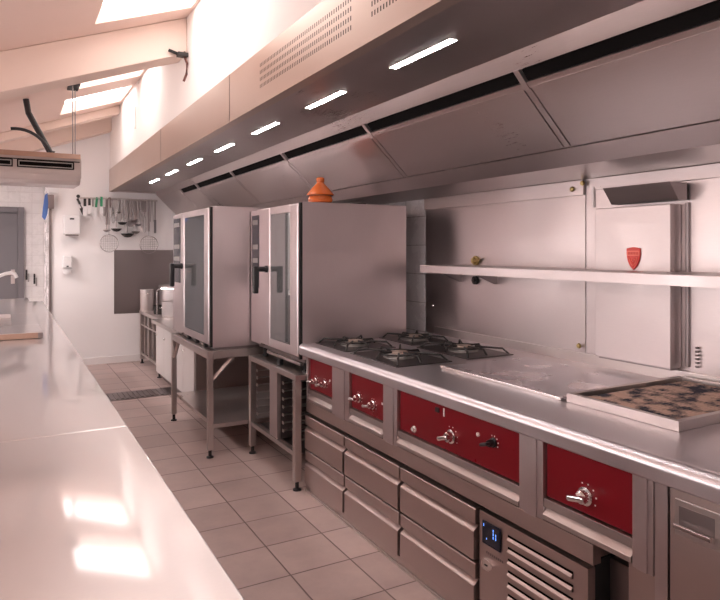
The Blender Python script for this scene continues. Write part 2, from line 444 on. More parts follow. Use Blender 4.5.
for y in YD[1:]:
    face_plate(P0, P1, y - .015, y + .015, .004, .009).build('joint_strip', 'steel_hood', hood)
    q = [Vector((1.742, 2.182)) + nrm * .008, P0 + nrm * .008 + dirn * .01, P0 - nrm * .02 + dirn * .01, Vector((1.742, 2.182)) - nrm * .02]
    MB().prism([(p.x, p.y) for p in q], y - .014, y + .014).build('slot_divider', 'steel_wall', hood)
MB().box(2.098, XW, HY0, HY1, 1.835, 1.86).build('rear_soffit', 'steel_hood', hood)
# end cheeks
ep = [(1.15, 2.22), (1.70, 2.22), (1.742, 2.178), (2.098, 1.835), (XW, 1.835), (XW, 2.50), (1.15, 2.50)]
MB().prism(ep, HY1, HY1 + .02).build('end_cheek', 'steel_hood', hood)
MB().prism(ep, HY0 - .02, HY0).build('end_cheek', 'steel_hood', hood)
MB().box(1.158, XW, HY0, HY1, 2.48, 2.50).build('top_cover', 'steel_hood', hood)
for k in range(-3, 7):
    y0 = 1.84 + .86 * k
    fx = MB().box(1.390, 1.430, y0 - .008, y0 + .418, 2.2368, 2.2379).build('strip_light', 'steel_hood', hood)
    MB().box(1.395, 1.425, y0, y0 + .41, 2.2358, 2.2367).build('diffuser', 'lamp', fx, 'glowing white diffuser')

# ================================================================= WALL CLADDING, SHELF, FLUE BOX
g = 'stainless sheets on the wall behind the cooking line'
o = MB().box(2.572, 2.5795, 2.262, 3.67, .90, 1.834, .001).build('wall_cladding_sheet', 'steel_wall'); tag(o, 'stainless wall sheet between the white tiles and the upright joint, behind the burners', 'wall cladding', g)
o = MB().box(2.572, 2.5795, 1.0, 2.255, .90, 1.834, .001).build('wall_cladding_sheet', 'steel_wall'); tag(o, 'stainless wall sheet behind the box with the red emblem', 'wall cladding', g)
o = MB().box(2.572, 2.5795, -1.5, .995, .90, 1.834, .001).build('wall_cladding_sheet', 'steel_wall'); tag(o, 'stainless wall sheet running out of the picture at the right', 'wall cladding', g)
o = MB().box(2.556, 2.5715, 2.262, 3.67, 1.755, 1.833, .002).build('wall_cover_strip', 'steel_wall'); tag(o, 'narrow folded steel strip under the hood, left of the upright joint', 'cover strip')
o = MB().box(2.556, 2.5715, -1.5, 2.19, 1.775, 1.833, .002).build('wall_cover_strip', 'steel_wall'); tag(o, 'narrow folded steel strip under the hood, above the emblem box', 'cover strip')
o = MB().box(2.564, 2.5718, 2.20, 2.212, 1.69, 1.79, .001).build('upright_bead', 'white_paint'); tag(o, 'short pale upright bead beside the dark flap', 'bead')
bolts = [(2.262, 1.815, 'small dark bolt at the top of the joint, right one of the pair'), (2.33, 1.79, 'small dark bolt at the top of the joint, left one of the pair'), (2.285, .985, 'small bolt low down at the joint, just above the griddle')]
for (y, z, lb) in bolts:
    o = MB().lathe([(.012, 0), (.014, -.004), (.010, -.012), (.004, -.014)], 2.556, y, z, 12, 'x').build('bolt', 'brass'); tag(o, lb, 'bolt', 'bolts on the wall sheets')
o = MB().lathe([(.008, 0), (.009, -.004), (.004, -.01)], 2.571, 3.58, 1.09, 12, 'x').build('bolt', 'chrome'); tag(o, 'small bright bolt low beside the white tiles', 'bolt', 'bolts on the wall sheets')

vb = thing('flue_box', 'stainless box on the wall carrying the red shield emblem', 'metal box', (2.53, 1.94, .90))
MB().box(2.495, 2.570, 1.735, 2.135, .96, 1.675, .004).build('casing', 'steel_wall', vb)
MB().box(2.51, 2.570, 1.745, 2.125, .952, .9595).build('foot_fold', 'steel_dark', vb)
MB().prism([(2.44, 1.765), (2.50, 1.69), (2.56, 1.69), (2.56, 1.765)], 1.70, 2.045, bev=.002).build('flap', 'steel_dark', vb, 'dark slanting flap above the box')
e = vb
ey, ez = 1.915, 1.44
shp = [(-.036, .042), (-.018, .046), (0, .048), (.018, .046), (.036, .042), (.036, .015), (.030, -.015), (.018, -.038), (0, -.056), (-.018, -.038), (-.030, -.015), (-.036, .015)]
em = MB().prism([(ey + p[0], ez + p[1]) for p in shp], 2.488, 2.4948, axis='x', bev=.0015).build('shield_emblem', 'emblem_red', vb, 'red enamelled shield emblem')
MB().box(2.4862, 2.4878, ey - .033, ey + .033, ez + .008, ez + .032, .0008).build('emblem_band', 'emblem_light', em)
mb = MB()
for k in range(7): mb.box(2.4850, 2.4861, ey - .028 + k * .0082, ey - .0235 + k * .0082, ez + .014, ez + .026)
mb.build('emblem_lettering', 'emblem_red', em)
mb = MB()
for s_ in (-1, 1): mb.tube(bez((2.4868, ey + s_ * .020, ez + .002), (2.4868, ey + s_ * .019, ez - .022), (2.4868, ey, ez - .036), 8), .0022, 6)
mb.tube(bez((2.4868, ey - .009, ez - .004), (2.4868, ey, ez - .030), (2.4868, ey + .009, ez - .004), 8), .002, 6)
mb.build('emblem_crest', 'emblem_light', em)

# dark upright strip on the wall beside the box
o = MB().box(2.560, 2.5715, 1.695, 1.712, .97, 1.68, .002).build('dark_strip', 'steel_dark'); tag(o, 'dark upright strip right of the emblem box', 'cover strip')

sh = thing('wall_shelf', 'long stainless wall shelf above the burners and griddle', 'shelf', (2.4, 1.2, 1.33))
MB().prism([(2.25, 1.336), (2.25, 1.378), (2.252, 1.381), (2.487, 1.381), (2.487, 1.377), (2.256, 1.377), (2.256, 1.342), (2.27, 1.342), (2.27, 1.336)], -1.5, 3.275).build('shelf_board', 'steel_wall', sh)
MB().prism([(2.487, 1.377), (2.487, 1.381), (2.568, 1.381), (2.568, 1.377)], 2.14, 3.275).build('shelf_rear_board', 'steel_wall', sh)
MB().prism([(2.487, 1.377), (2.487, 1.381), (2.568, 1.381), (2.568, 1.377)], -1.5, 1.73).build('shelf_rear_board', 'steel_wall', sh)
for y in (3.262, 2.92, .55):
    MB().prism([(2.275, 1.376), (2.565, 1.376), (2.565, 1.27), (2.545, 1.27)], y - .004, y + .004).build('bracket', 'steel_dark', sh)
pf = thing('pipe_fitting', 'yellowish brass pipe fitting poking up behind the shelf', 'pipe fitting', (2.56, 3.12, 1.40))
MB().lathe([(.030, 0), (.030, -.012), (.018, -.014), (.018, -.03)], 2.571, 3.12, 1.408, 18, 'x').build('flange', 'brass', pf)
MB().tube([(2.545, 3.12, 1.408), (2.545, 3.085, 1.408), (2.545, 3.07, 1.425)], .011).build('elbow', 'brass', pf)
MB().lathe([(.026, 0), (.026, -.018), (.014, -.02), (.014, -.028)], 2.571, 3.12, 1.285, 18, 'x').build('pipe_cap', 'black_iron', pf, 'round black pipe cap just under the shelf')

# stacked dark rings standing in for stains low on the wall
for y, lb in ((1.655, 'dark upright stain low on the wall, next to the emblem box'), (1.535, 'dark upright stain low on the wall, farther right above the grill')):
    mb = MB()
    for k in range(6): mb.lathe([(.007, 0), (.009, .004), (.007, .008)], 2.560, y, .975 + k * .016, 10)
    o = mb.build('stain_rings', 'steel_dark'); tag(o, lb, 'clip', 'dark stains above the grill')

# ================================================================= COOKING RANGE: WORKTOP
wt = thing('range_worktop', 'thick stainless worktop with rounded front edge carrying burners, griddle and grill', 'worktop', (2.06, 1.0, .836))
r_ = .030; pr = []
for k in range(7):
    a = PI / 2 + k * (PI / 2) / 6
    pr.append((1.55 + r_ + r_ * math.cos(a), .904 - r_ + r_ * math.sin(a)))
prof = [(2.556, .9)] + [(1.60, .9)] + [(x, z) for x, z in pr] + [(1.552, .842), (1.558, .836), (1.60, .836), (1.62, .86), (2.556, .86)]
MB().prism(prof, -1.5, 3.556).build('slab', 'steel_top', wt)
MB().box(2.5565, 2.5718, -1.5, 3.556, .86, .951, .003).build('upstand', 'steel', wt)

def burner(x0, x1, y0, y1, label):
    cx, cy = (x0 + x1) / 2, (y0 + y1) / 2
    t_ = thing('gas_burner', label, 'gas burner', (cx, cy, .9), 'gas burners on the range')
    MB().box(x0, x1, y0, y1, .9004, .905, .002).build('burner_tray', 'tray_dark', t_)
    MB().lathe([(.085, 0), (.085, .004), (.060, .007), (.055, .018), (.050, .020)], cx, cy, .905, 28).build('burner_head', 'cast_grey', t_)
    MB().lathe([(.001, 0), (.048, 0), (.050, .004), (.046, .009), (.02, .012), (.001, .012)], cx, cy, .9252, 28).build('burner_cap', 'burner_cap', t_)
    hx, hy = (x1 - x0) / 2 - .018, (y1 - y0) / 2 - .018
    g_ = MB()
    z = .933
    for sx in (-1, 1):
        for sy in (-1, 1):
            d = Vector((sx * hx, sy * hy, 0)); 
            g_.tube([(cx + d.x, cy + d.y, .9055), (cx + d.x * .86, cy + d.y * .86, z), (cx + d.x * .26, cy + d.y * .26, z)], .0055, 8)
    for ang in (0, PI / 2, PI, 3 * PI / 2):
        dx, dy = math.cos(ang), math.sin(ang)
        g_.tube([(cx + dx * hx * .92, cy + dy * hy * .92, .9055), (cx + dx * hx * .80, cy + dy * hy * .80, z), (cx + dx * .045, cy + dy * .045, z)], .0055, 8)
    ring = [(cx + .105 * math.cos(a), cy + .105 * math.sin(a), z - .006) for a in [2 * PI * k / 28 for k in range(29)]]
    g_.tube(ring, .0045, 8)
    g_.build('pan_support', 'black_iron', t_)
    return t_
burner(1.655, 1.995, 3.15, 3.545, 'front left gas burner, at the corner nearest the tall oven')
burner(1.655, 1.995, 2.61, 3.095, 'front right gas burner, the one nearest the worktop front edge and griddle')
burner(2.115, 2.420, 3.17, 3.548, 'rear gas burner beside the white tiles and the tall oven')
burner(2.100, 2.420, 2.62, 3.095, 'rear gas burner by the wall, behind the left end of the griddle')

gp = thing('griddle', 'flat stainless griddle plate with polished front edge set in worktop', 'griddle', (2.1, 2.1, .9))
MB().box(1.845, 2.40, 1.735, 2.50, .9004, .911, .003).build('griddle_plate', 'griddle_steel', gp)
MB().box(1.838, 1.8446, 1.735, 2.50, .9004, .914, .002).build('front_rim', 'chrome', gp)
MB().box(1.86, 2.0, 2.503, 2.513, .9004, .912, .002).build('side_rim', 'steel', gp)

gr = thing('lava_grill', 'raised stainless charcoal grill tray with burnt grate beside griddle', 'grill', (2.18, 1.48, .9))
gx0, gx1, gy0, gy1, gz = 1.848, 2.535, 1.255, 1.715, .934
mb = MB()
fw = .022
mb.box(gx0, gx0 + fw, gy0, gy1, .9004, gz, .002)
mb.box(gx1 - fw, gx1, gy0, gy1, .9004, gz, .002)
mb.box(gx0 + fw, gx1 - fw, gy0, gy0 + fw, .9004, gz, .002)
mb.box(gx0 + fw, gx1 - fw, gy1 - fw, gy1, .9004, gz, .002)
mb.build('tray_frame', 'steel', gr)
MB().box(gx0 + fw, gx1 - fw, gy0 + fw, gy1 - fw, .9004, .904).build('tray_floor', 'black_iron', gr)
nb = 24
gmb = MB()
for k in range(nb):
    y = gy0 + .045 + k * (gy1 - gy0 - .10) / (nb - 1)
    gmb.box(gx0 + .05, gx1 - .04, y - .0050, y + .0050, .9185, .9245, .002)
for x in (gx0 + .07, (gx0 + gx1) / 2, gx1 - .06): gmb.box(x - .006, x + .006, gy0 + .024, gy1 - .024, .912, .9184)
gmb.build('grate', 'charred', gr)
st = MB()
rr = random.Random(3)
for k in range(130):
    x = rr.uniform(gx0 + .045, gx1 - .045); y = rr.uniform(gy0 + .04, gy1 - .04); r0 = rr.uniform(.010, .017)
    g0 = bmesh.ops.create_icosphere(st.bm, subdivisions=1, radius=r0, matrix=Matrix.Translation((x, y, .904 + r0 * .6)) @ Matrix.Rotation(rr.uniform(0, 6), 4, 'Z') @ Matrix.Diagonal((1.2, 1, .6, 1)))
o = st.build('lava_stones', 'charred', gr); o['kind'] = 'stuff'

# ================================================================= RANGE CONTROL UNIT (under the worktop)
cu = thing('range_control_unit', 'stainless control unit with four deep red panels under the worktop', 'control unit', (1.8, 2.4, .47))
MB().box(1.635, 2.55, 1.40, 3.552, .49, .8355).build('body', 'steel_face', cu)
MB().box(1.635, 2.55, 1.17, 1.3999, .55, .8355).build('body_extension', 'steel_face', cu)
MB().box(1.598, 1.6345, 1.375, 3.556, .487, .552, .002).build('lower_rail', 'steel_face', cu)
PAN = [(3.203, 3.530), (2.646, 2.999), (1.705, 2.519), (1.235, 1.589)]
edges = [3.580] + [v for p in reversed(sorted(PAN)) for v in (p[1], p[0])] + [1.166]
posts = [(3.530, 3.556), (2.999, 3.203), (2.519, 2.646), (1.589, 1.705), (1.166, 1.235)]
for (a, b_) in posts:
    z0 = .547
    mb = MB().box(1.600, 1.6345, a, b_, z0, .8355, .002)
    if b_ - a > .06:
        c_ = (a + b_) / 2; h_ = (b_ - a) * .26
        mb.box(1.594, 1.5998, c_ - h_, c_ + h_, z0 + .001, .8355, .003)
    mb.build('post', 'steel_v', cu)
MB().box(1.604, 1.6345, 1.1235, 1.1645, .0, .8355, .002).build('side_strip', 'steel_v', cu)

def knob(y, z, r, parent, x=1.613, scale=1.0, mat='chrome', pointer=True):
    k_ = MB().lathe([(r * 1.05, 0), (r * 1.05, -.006), (r * .80, -.008), (r * .74, -.026), (r * .60, -.030)], x, y, z, 24, 'x').build('knob', mat, parent)
    if pointer:
        MB().box(x - .056, x - .0302, y - r * .36, y + r * .36, z - r * 1.25, z + r * 1.25, r * .3, rot=Matrix.Rotation(random.choice((1.25, 1.45, 1.35)), 3, 'X')).build('knob_grip', mat, k_)
    # printed dots around the knob
    d = MB()
    for i in range(5):
        a = math.radians(90 - 55 + i * 34 - 60)
        d.lathe([(.0028, 0), (.0028, -.0008)], x, y - (r * 1.45) * math.cos(a), z + (r * 1.45) * math.sin(a), 8, 'x')
    d.build('knob_dots', 'white_mark', k_)
    return k_
for i, (a, b_) in enumerate(PAN):
    cp = MB().box(1.614, 1.6345, a + .004, b_ - .004, .632, .8185, .002).build('control_panel', 'red_enamel', cu, 'deep red enamel control panel')
    # narrow bezel, upright end dark return
    MB().box(1.602, 1.6345, a, b_, .8187, .8355, .002).build('panel_top_rail', 'steel_face', cp)
    # drip drawer below with a slanting bright lip
    MB().prism([(1.6345, .630), (1.604, .626), (1.602, .598), (1.6345, .596)], a + .002, b_ - .002, bev=.001).build('panel_sill', 'steel', cp)
    MB().prism([(1.6345, .5945), (1.614, .592), (1.597, .572), (1.597, .556), (1.6345, .553)], a + .002, b_ - .002, bev=.001).build('drip_drawer', 'steel', cp)
    if i == 0:
        knob(3.444, .690, .021, cp); knob(3.320, .694, .021, cp)
        MB().box(1.613, 1.6139, 3.25, 3.262, .72, .732).build('mark', 'white_mark', cp)
    if i == 1:
        knob(2.910, .697, .022, cp); knob(2.763, .692, .022, cp)
        MB().box(1.613, 1.6139, 2.67, 2.682, .71, .722).build('mark', 'white_mark', cp)
    if i == 2:
        knob(2.117, .699, .028, cp)
        MB().lathe([(.015, 0), (.015, -.004), (.009, -.006), (.009, -.014)], 1.6135, 2.392, .662, 18, 'x').build('signal_lamp', 'signal_lamp', cp)
        MB().box(1.607, 1.6139, 2.200, 2.228, .778, .800, .003).build('rocker_switch', 'black_plastic', cp)
        MB().box(1.611, 1.6139, 2.165, 2.173, .770, .805, .001).build('mark', 'white_mark', cp)
        MB().lathe([(.008, 0), (.008, -.006), (.004, -.010)], 1.6135, 1.944, .752, 16, 'x').build('signal_lamp', 'signal_lamp', cp)
        knob(1.856, .743, .018, cp, mat='black_plastic')
    if i == 3:
        knob(1.416, .689, .028, cp)

# ================================================================= REFRIGERATED DRAWER CABINET
fc = thing('drawer_refrigerator', 'low stainless refrigerated cabinet with six drawers under the range', 'refrigerator', (1.9, 2.5, 0))
MB().box(1.636, 2.50, 1.40, 3.548, .05, .484).build('body', 'gasket', fc)
MB().box(1.598, 2.50, 1.40, 3.556, .0, .044, .003).build('plinth', 'steel_face', fc)
MB().box(1.588, 1.5975, 1.40, 3.556, .0, .014, .003).build('plinth_foot_strip', 'steel', fc)
MB().box(2.0, 2.5, 3.5485, 3.553, .05, .48).build('side_panel', 'steel_face', fc)
cols = [(3.045, 3.553), (2.490, 3.030), (1.938, 2.475)]
for (a, b_) in cols:
    for zt in (.466, .252):
        d_ = MB().prism([(1.6355, zt), (1.594, zt), (1.591, zt - .003), (1.591, zt - .058), (1.6355, zt - .058)], a, b_, bev=.001).build('drawer', 'steel_face', fc)
        MB().prism([(1.6355, zt - .064), (1.622, zt - .066), (1.610, zt - .070), (1.588, zt - .086), (1.586, zt - .090), (1.586, zt - .199), (1.588, zt - .202), (1.6355, zt - .202)], a + .004, b_ - .004, bev=.001).build('drawer_front', 'steel_face', d_, 'drawer front with slanted grip lip')
        MB().box(1.614, 1.6355, a + .002, b_ - .002, zt - .0636, zt - .0582).build('grip_shadow_gap', 'gasket', d_)
cpn = MB().box(1.602, 1.6355, 1.398, 1.926, .048, .466, .002).build('compressor_panel', 'steel_face', fc)
MB().box(1.594, 1.6018, 1.80, 1.902, .350, .438, .004).build('display', 'display_black', cpn, 'small black temperature display with blue digits')
mb = MB()
for (y, z) in ((1.836, .405), (1.836, .392), (1.822, .405), (1.822, .392), (1.836, .418)): mb.box(1.5932, 1.5939, y - .002, y + .002, z - .005, z + .005)
mb.box(1.5932, 1.5939, 1.888, 1.892, .418, .428).box(1.5932, 1.5939, 1.872, 1.875, .372, .378)
mb.build('digits', 'display_blue', cpn)
MB().prism([(1.905, .278), (1.895, .293), (1.865, .293), (1.848, .278), (1.848, .268), (1.865, .252), (1.895, .252), (1.905, .268)], 1.594, 1.6018, axis='x', bev=.002).build('lock_plate', 'chrome', cpn)
MB().box(1.592, 1.5938, 1.870, 1.885, .270, .2745).build('keyhole', 'gasket', cpn)
mb = MB()
for k in range(9): mb.box(1.6012, 1.6019, 1.79 + k * .011, 1.797 + k * .011, .314, .323)
mb.build('maker_lettering', 'steel_dark', cpn)
for k in range(9):
    z = .425 - k * .043
    MB().box(1.6005, 1.6019, 1.458, 1.764, z - .017, z + .006).build('louver_opening', 'void', cpn)
    MB().prism([(1.6004, z - .002), (1.593, z - .010), (1.592, z - .016), (1.6004, z - .018)], 1.460, 1.762).build('louver', 'steel_face', cpn)
# recess between the cabinets; a dark block colours in the open gap's shade
o = MB().box(1.70, 2.50, 1.30, 1.395, 0, .48).build('recess_shade_block', 'steel_dark'); tag(o, 'dark block standing in for the shade of the gap beside the compressor grille', 'panel')
o = MB().box(1.665, 2.50, 1.1655, 1.298, 0, .548, .002).build('undercounter_screen', 'steel_face'); tag(o, 'set-back steel panel under the fourth red control panel', 'panel')
# right cabinet
rc = thing('base_cabinet', 'stainless cupboard with recessed chrome door pull at the right end', 'cabinet', (2.0, .2, 0))
MB().box(1.64, 2.55, -1.2, 1.122, .08, .8355).build('body', 'steel_face', rc)
MB().box(1.70, 2.5, -1.2, 1.12, 0, .0798).build('plinth', 'steel_dark', rc)
for k in range(4):
    y1 = 1.118 - k * .58; y0 = y1 - .572
    d_ = MB().box(1.606, 1.6395, y0, y1, .085, .826, .002).build('door', 'steel_face', rc)
    h_ = MB().box(1.600, 1.6058, y1 - .145, y1 - .018, .695, .795, .004).build('handle_plate', 'steel', d_)
    MB().box(1.5985, 1.5999, y1 - .132, y1 - .032, .712, .778, .0005).build('handle_recess', 'steel_dark', d_)
    MB().prism([(1.5984, .712), (1.575, .722), (1.575, .733), (1.580, .736), (1.5984, .728)], y1 - .134, y1 - .030, bev=.001).build('handle_grip', 'chrome', d_)

# ================================================================= NEAR OVEN
def oven(name_label, x0, x1, y0, y1, z0, z1, py, gl, ylock, base=True):
    """x0 = door plane; the front faces -X; y1 is the far side; py = control panel range; gl = glass range"""
    t_ = thing('combi_oven', name_label, 'oven', ((x0 + x1) / 2, (y0 + y1) / 2, z0))
    # casing as a hollow body so that the cavity can be seen through the glass
    w_ = .06
    mb = MB()
    mb.box(x0 + .028, x1, y0, y0 + w_, z0, z1, .003)
    mb.box(x0 + .05, x1, y1 - (y1 - py[0]) - .02, y1, z0, z1, .004)
    mb.box(x1 - .05, x1 - .001, y0 + w_, py[0] - .02, z0, z1)
    mb.box(x0 + .05, x1 - .05, y0 + w_, py[0] - .02, z1 - .06, z1)
    mb.box(x0 + .05, x1 - .05, y0 + w_, py[0] - .02, z0, z0 + .09)
    mb.build('casing', 'steel_v', t_)
    # control column
    cc = MB().box(x0 + .005, x0 + .0495, py[0], y1 - .004, z0 + .01, z1 - .015, .004).build('control_column', 'steel_v', t_)
    MB().box(x0 + .0015, x0 + .0048, py[0] + .03, y1 - .03, z0 + .42 * (z1 - z0), z1 - .05, .002).build('control_panel', 'display_black', cc, 'dark glossy touch control panel')
    mb = MB()
    for q in (.60, .70, .88): mb.box(x0 + .0005, x0 + .0014, py[0] + .05, y1 - .05, z0 + q * (z1 - z0), z0 + (q + .035) * (z1 - z0))
    mb.build('panel_marks', 'cast_grey', cc)
    # door: frame of four bars + glass
    dy0, dy1 = y0 + .017, py[0] - .006
    d_ = MB()
    dz0, dz1 = z0 + .02, z1 - .012
    gz0, gz1 = dz0 + .055, dz1 - .045
    d_.box(x0, x0 + .0275, dy0, gl[0], dz0, dz1, .010, seg=3)
    d_.box(x0, x0 + .048, gl[1], dy1, dz0, dz1, .010, seg=3)
    d_.box(x0 + .002, x0 + .046, gl[0], gl[1], dz0, gz0, .004)
    d_.box(x0 + .002, x0 + .046, gl[0], gl[1], gz1, dz1, .004)
    d_ = d_.build('door', 'steel_v', t_)
    MB().box(x0 + .006, x0 + .014, gl[0] + .001, gl[1] - .001, gz0 + .001, gz1 - .001).build('glass', 'oven_glass', d_, 'tall mirror-like door window')
    MB().box(x0 + .008, x0 + .0275, y0 + .001, y0 + .016, z0 + .005, z1 - .005).build('hinge_gap', 'gasket', t_, 'black gap between door and side panel')
    # cavity racks
    rk = MB()
    for k in range(8):
        z = z0 + .16 + k * .10
        rk.tube([(x0 + .10, y0 + w_ + .02, z), (x1 - .08, y0 + w_ + .02, z)], .005, 6)
        rk.tube([(x0 + .10, py[0] - .05, z), (x1 - .08, py[0] - .05, z)], .005, 6)
    for x in (x0 + .12, x1 - .1):
        for y in (y0 + w_ + .02, py[0] - .05): rk.tube([(x, y, z0 + .12), (x, y, z0 + .88)], .006, 6)
    rk.build('rack', 'aluminium', t_)
    # handle: boss, arm out of the door, bar hanging down
    hz = z0 + .56 * (z1 - z0)
    hy = gl[1] + .03 if ylock is None else ylock
    h_ = MB().tube([(x0 - .0005, hy, hz), (x0 - .012, hy, hz)], .024, 18).tube([(x0 - .012, hy, hz), (x0 - .075, hy, hz)], .018, 12)
    h_.build('handle_arm', 'black_plastic', d_)
    MB().box(x0 - .100, x0 - .064, hy - .019, hy + .019, hz - .165, hz + .022, .008).build('handle', 'black_plastic', d_)
    return t_
ov = oven('tall combi oven nearest the gas burners, with an orange pot on top', 1.55, 2.335, 3.56, 4.44, .80, 1.772, (4.235, 4.42), (3.70, 4.05), 4.10)
MB().box(1.60, 2.30, 3.58, 4.40, .775, .7995, .003).build('base_frame', 'steel_dark', ov)
for (x, y) in ((1.63, 3.63), (1.63, 4.34), (2.26, 3.63), (2.26, 4.34)):
    MB().lathe([(.022, 0), (.022, .012), (.014, .016), (.014, .0645)], x, y, .7105, 14).build('foot', 'black_plastic', ov)
MB().box(1.585, 1.612, 3.62, 4.20, .752, .772, .004).build('drip_tray', 'steel', ov)
MB().box(1.57, 1.60, 3.92, 3.97, .7115, .75, .004).build('latch', 'black_plastic', ov)

ov2 = oven('combi oven farther from the burners, door glass mirroring the white wall', 1.25, 2.20, 4.46, 5.60, .775, 1.79, (5.30, 5.58), (4.60, 5.20), 5.25)
MB().box(1.29, 2.16, 4.47, 5.58, .757, .7745, .003).build('base_frame', 'steel_dark', ov2)
for y in (4.62, 4.86, 5.10): MB().box(1.262, 1.289, y, y + .05, .758, .790, .004).build('latch', 'black_plastic', ov2)
for y in (4.74, 5.35): MB().lathe([(.016, 0), (.016, -.014), (.012, -.016)], 1.289, y, .770, 14, 'x').build('base_knob', 'chrome', ov2)

# stands
def legset(t_, spots, ztop, w_=.04, mat='steel'):
    for (x, y) in spots:
        l_ = MB().box(x - w_ / 2, x + w_ / 2, y - w_ / 2, y + w_ / 2, .055, ztop, .004).build('leg', mat, t_)
        MB().lathe([(.026, 0), (.026, .008), (.012, .014), (.012, .0545)], x, y, 0, 14).build('foot', 'black_plastic', l_)
st1 = thing('oven_stand', 'steel oven stand with tray runners below the oven nearest the burners', 'stand', (1.94, 3.97, 0))
MB().box(1.53, 2.31, 3.562, 4.422, .675, .710, .004).build('top_frame', 'steel', st1)
legset(st1, [(1.552, 3.588), (1.552, 4.398), (2.28, 3.588), (2.28, 4.398)], .675, .044)
MB().box(1.535, 1.560, 3.612, 4.374, .205, .235, .003).build('lower_rail', 'steel', st1)
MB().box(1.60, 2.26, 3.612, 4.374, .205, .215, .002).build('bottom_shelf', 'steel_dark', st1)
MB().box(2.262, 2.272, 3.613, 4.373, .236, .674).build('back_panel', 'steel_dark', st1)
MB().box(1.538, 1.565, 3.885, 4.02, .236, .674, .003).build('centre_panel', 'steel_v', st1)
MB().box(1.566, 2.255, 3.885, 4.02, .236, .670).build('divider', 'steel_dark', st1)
for (y, s_) in ((4.372, -1), (4.024, 1), (3.881, -1), (3.614, 1)):
    for k in range(7):
        z = .29 + k * .052
        o = MB()
        ya, yb = (y, y + s_ * .028)
        o.box(1.575, 2.2, min(ya, yb), max(ya, yb), z, z + .004).box(1.572, 1.5749, min(ya, yb), max(ya, yb), z - .008, z + .012, .001)
        o.build('tray_runner', 'aluminium', st1)

st2 = thing('oven_stand', 'open steel stand with a low shelf and corner braces under the farther oven', 'stand', (1.72, 5.0, 0))
mb = MB().box(1.235, 1.275, 4.43, 5.59, .700, .756, .003).box(2.14, 2.18, 4.43, 5.59, .700, .756, .003)
mb.box(1.275, 2.14, 4.43, 4.47, .700, .756, .003).box(1.275, 2.14, 5.55, 5.59, .700, .756, .003)
mb.build('top_frame', 'steel', st2)
legset(st2, [(1.255, 4.45), (1.255, 5.57), (2.16, 4.45), (2.16, 5.57)], .70, .04)
MB().box(1.276, 2.139, 4.44, 5.58, .205, .235, .003).build('low_shelf', 'steel', st2)
for (p, q) in (((1.277, 4.45, .55), (1.42, 4.45, .699)), ((1.255, 5.548, .55), (1.255, 5.40, .699)), ((2.138, 4.45, .55), (2.0, 4.45, .699))):
    P_, Q_ = Vector(p), Vector(q); n_ = (Q_ - P_)
    MB().tube([P_, Q_], .016, 4).build('brace', 'steel', st2)

# tajine pot on the near oven
tj = thing('tagine_pot', 'small orange clay pot with conical lid on top of the oven', 'pot', (1.745, 3.66, 1.7725))
R_ = .068
MB().lathe([(.060, 0), (.074, .008), (.080, .022), (.074, .042), (.070, .047), (.001, .047)], 1.745, 3.66, 1.7725, 32).build('pot_base', 'clay_orange', tj)
MB().lathe([(.070, 0), (.085, .001), (.088, .006), (.082, .014), (.060, .042), (.038, .064), (.026, .078), (.023, .084), (.026, .090), (.026, .110), (.020, .116), (.001, .116)], 1.745, 3.66, 1.822, 32).build('pot_lid', 'clay_orange', tj)
MB().lathe([(.070, 0), (.083, 0), (.083, .002), (.070, .002)], 1.745, 3.66, 1.8197, 32).build('rim_line', 'brown_wood', tj)
o = MB().lathe([(.001, 0), (.05, 0), (.055, .008), (.04, .014), (.001, .014)], 2.0, 3.62, 1.7725, 20).build('flat_lid', 'black_iron'); tag(o, 'small flat dark lid lying on the oven behind the orange pot', 'lid')

# ================================================================= FAR COUNTERS AND POTS
fc2 = thing('back_counter', 'white-fronted steel counter behind the farther oven', 'counter', (2.0, 6.55, 0))
MB().box(1.49, 2.55, 5.72, 7.42, .10, .648).build('body', 'steel_face', fc2)
MB().box(1.42, 2.57, 5.70, 7.44, .648, .69, .006).build('worktop', 'steel', fc2)
MB().box(1.55, 2.5, 5.74, 7.40, 0, .0998).build('plinth', 'steel_dark', fc2)
for k in range(4):
    y0 = 5.73 + k * .42
    d_ = MB().box(1.468, 1.4895, y0, y0 + .412, .10, .642, .004).build('door', 'white_enamel', fc2)
    MB().lathe([(.012, 0), (.012, -.012), (.008, -.016)], 1.468, y0 + .36, .52, 12, 'x').build('knob', 'chrome', d_)
rk = thing('open_rack', 'steel table with open divided bays below the cooking pots', 'rack', (1.9, 8.06, 0))
legset(rk, [(1.53, 7.52), (1.53, 8.60), (2.4, 7.52), (2.4, 8.60)], .65, .05)
MB().box(1.50, 2.5, 7.47, 8.64, .65, .69, .004).build('worktop', 'steel', rk)
MB().box(1.515, 1.545, 7.546, 8.574, .12, .15, .002).build('lower_rail', 'steel', rk)
MB().box(1.515, 1.545, 7.546, 8.574, .50, .52, .002).build('middle_rail', 'steel', rk)
for y in (7.80, 8.08, 8.34): MB().box(1.515, 1.545, y, y + .03, .151, .499, .002).build('upright', 'steel', rk)
for y in (7.80, 8.08, 8.34): MB().box(1.515, 1.545, y, y + .03, .521, .649, .002).build('upright', 'steel', rk)
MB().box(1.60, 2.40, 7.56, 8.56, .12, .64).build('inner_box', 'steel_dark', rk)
o = MB().box(1.21, XW - .001, YF - .004, YF - .0005, .639, 1.475, .001).build('splash_panel', 'steel_dark'); tag(o, 'large grey steel splash panel on the far wall behind the pots', 'splash panel')

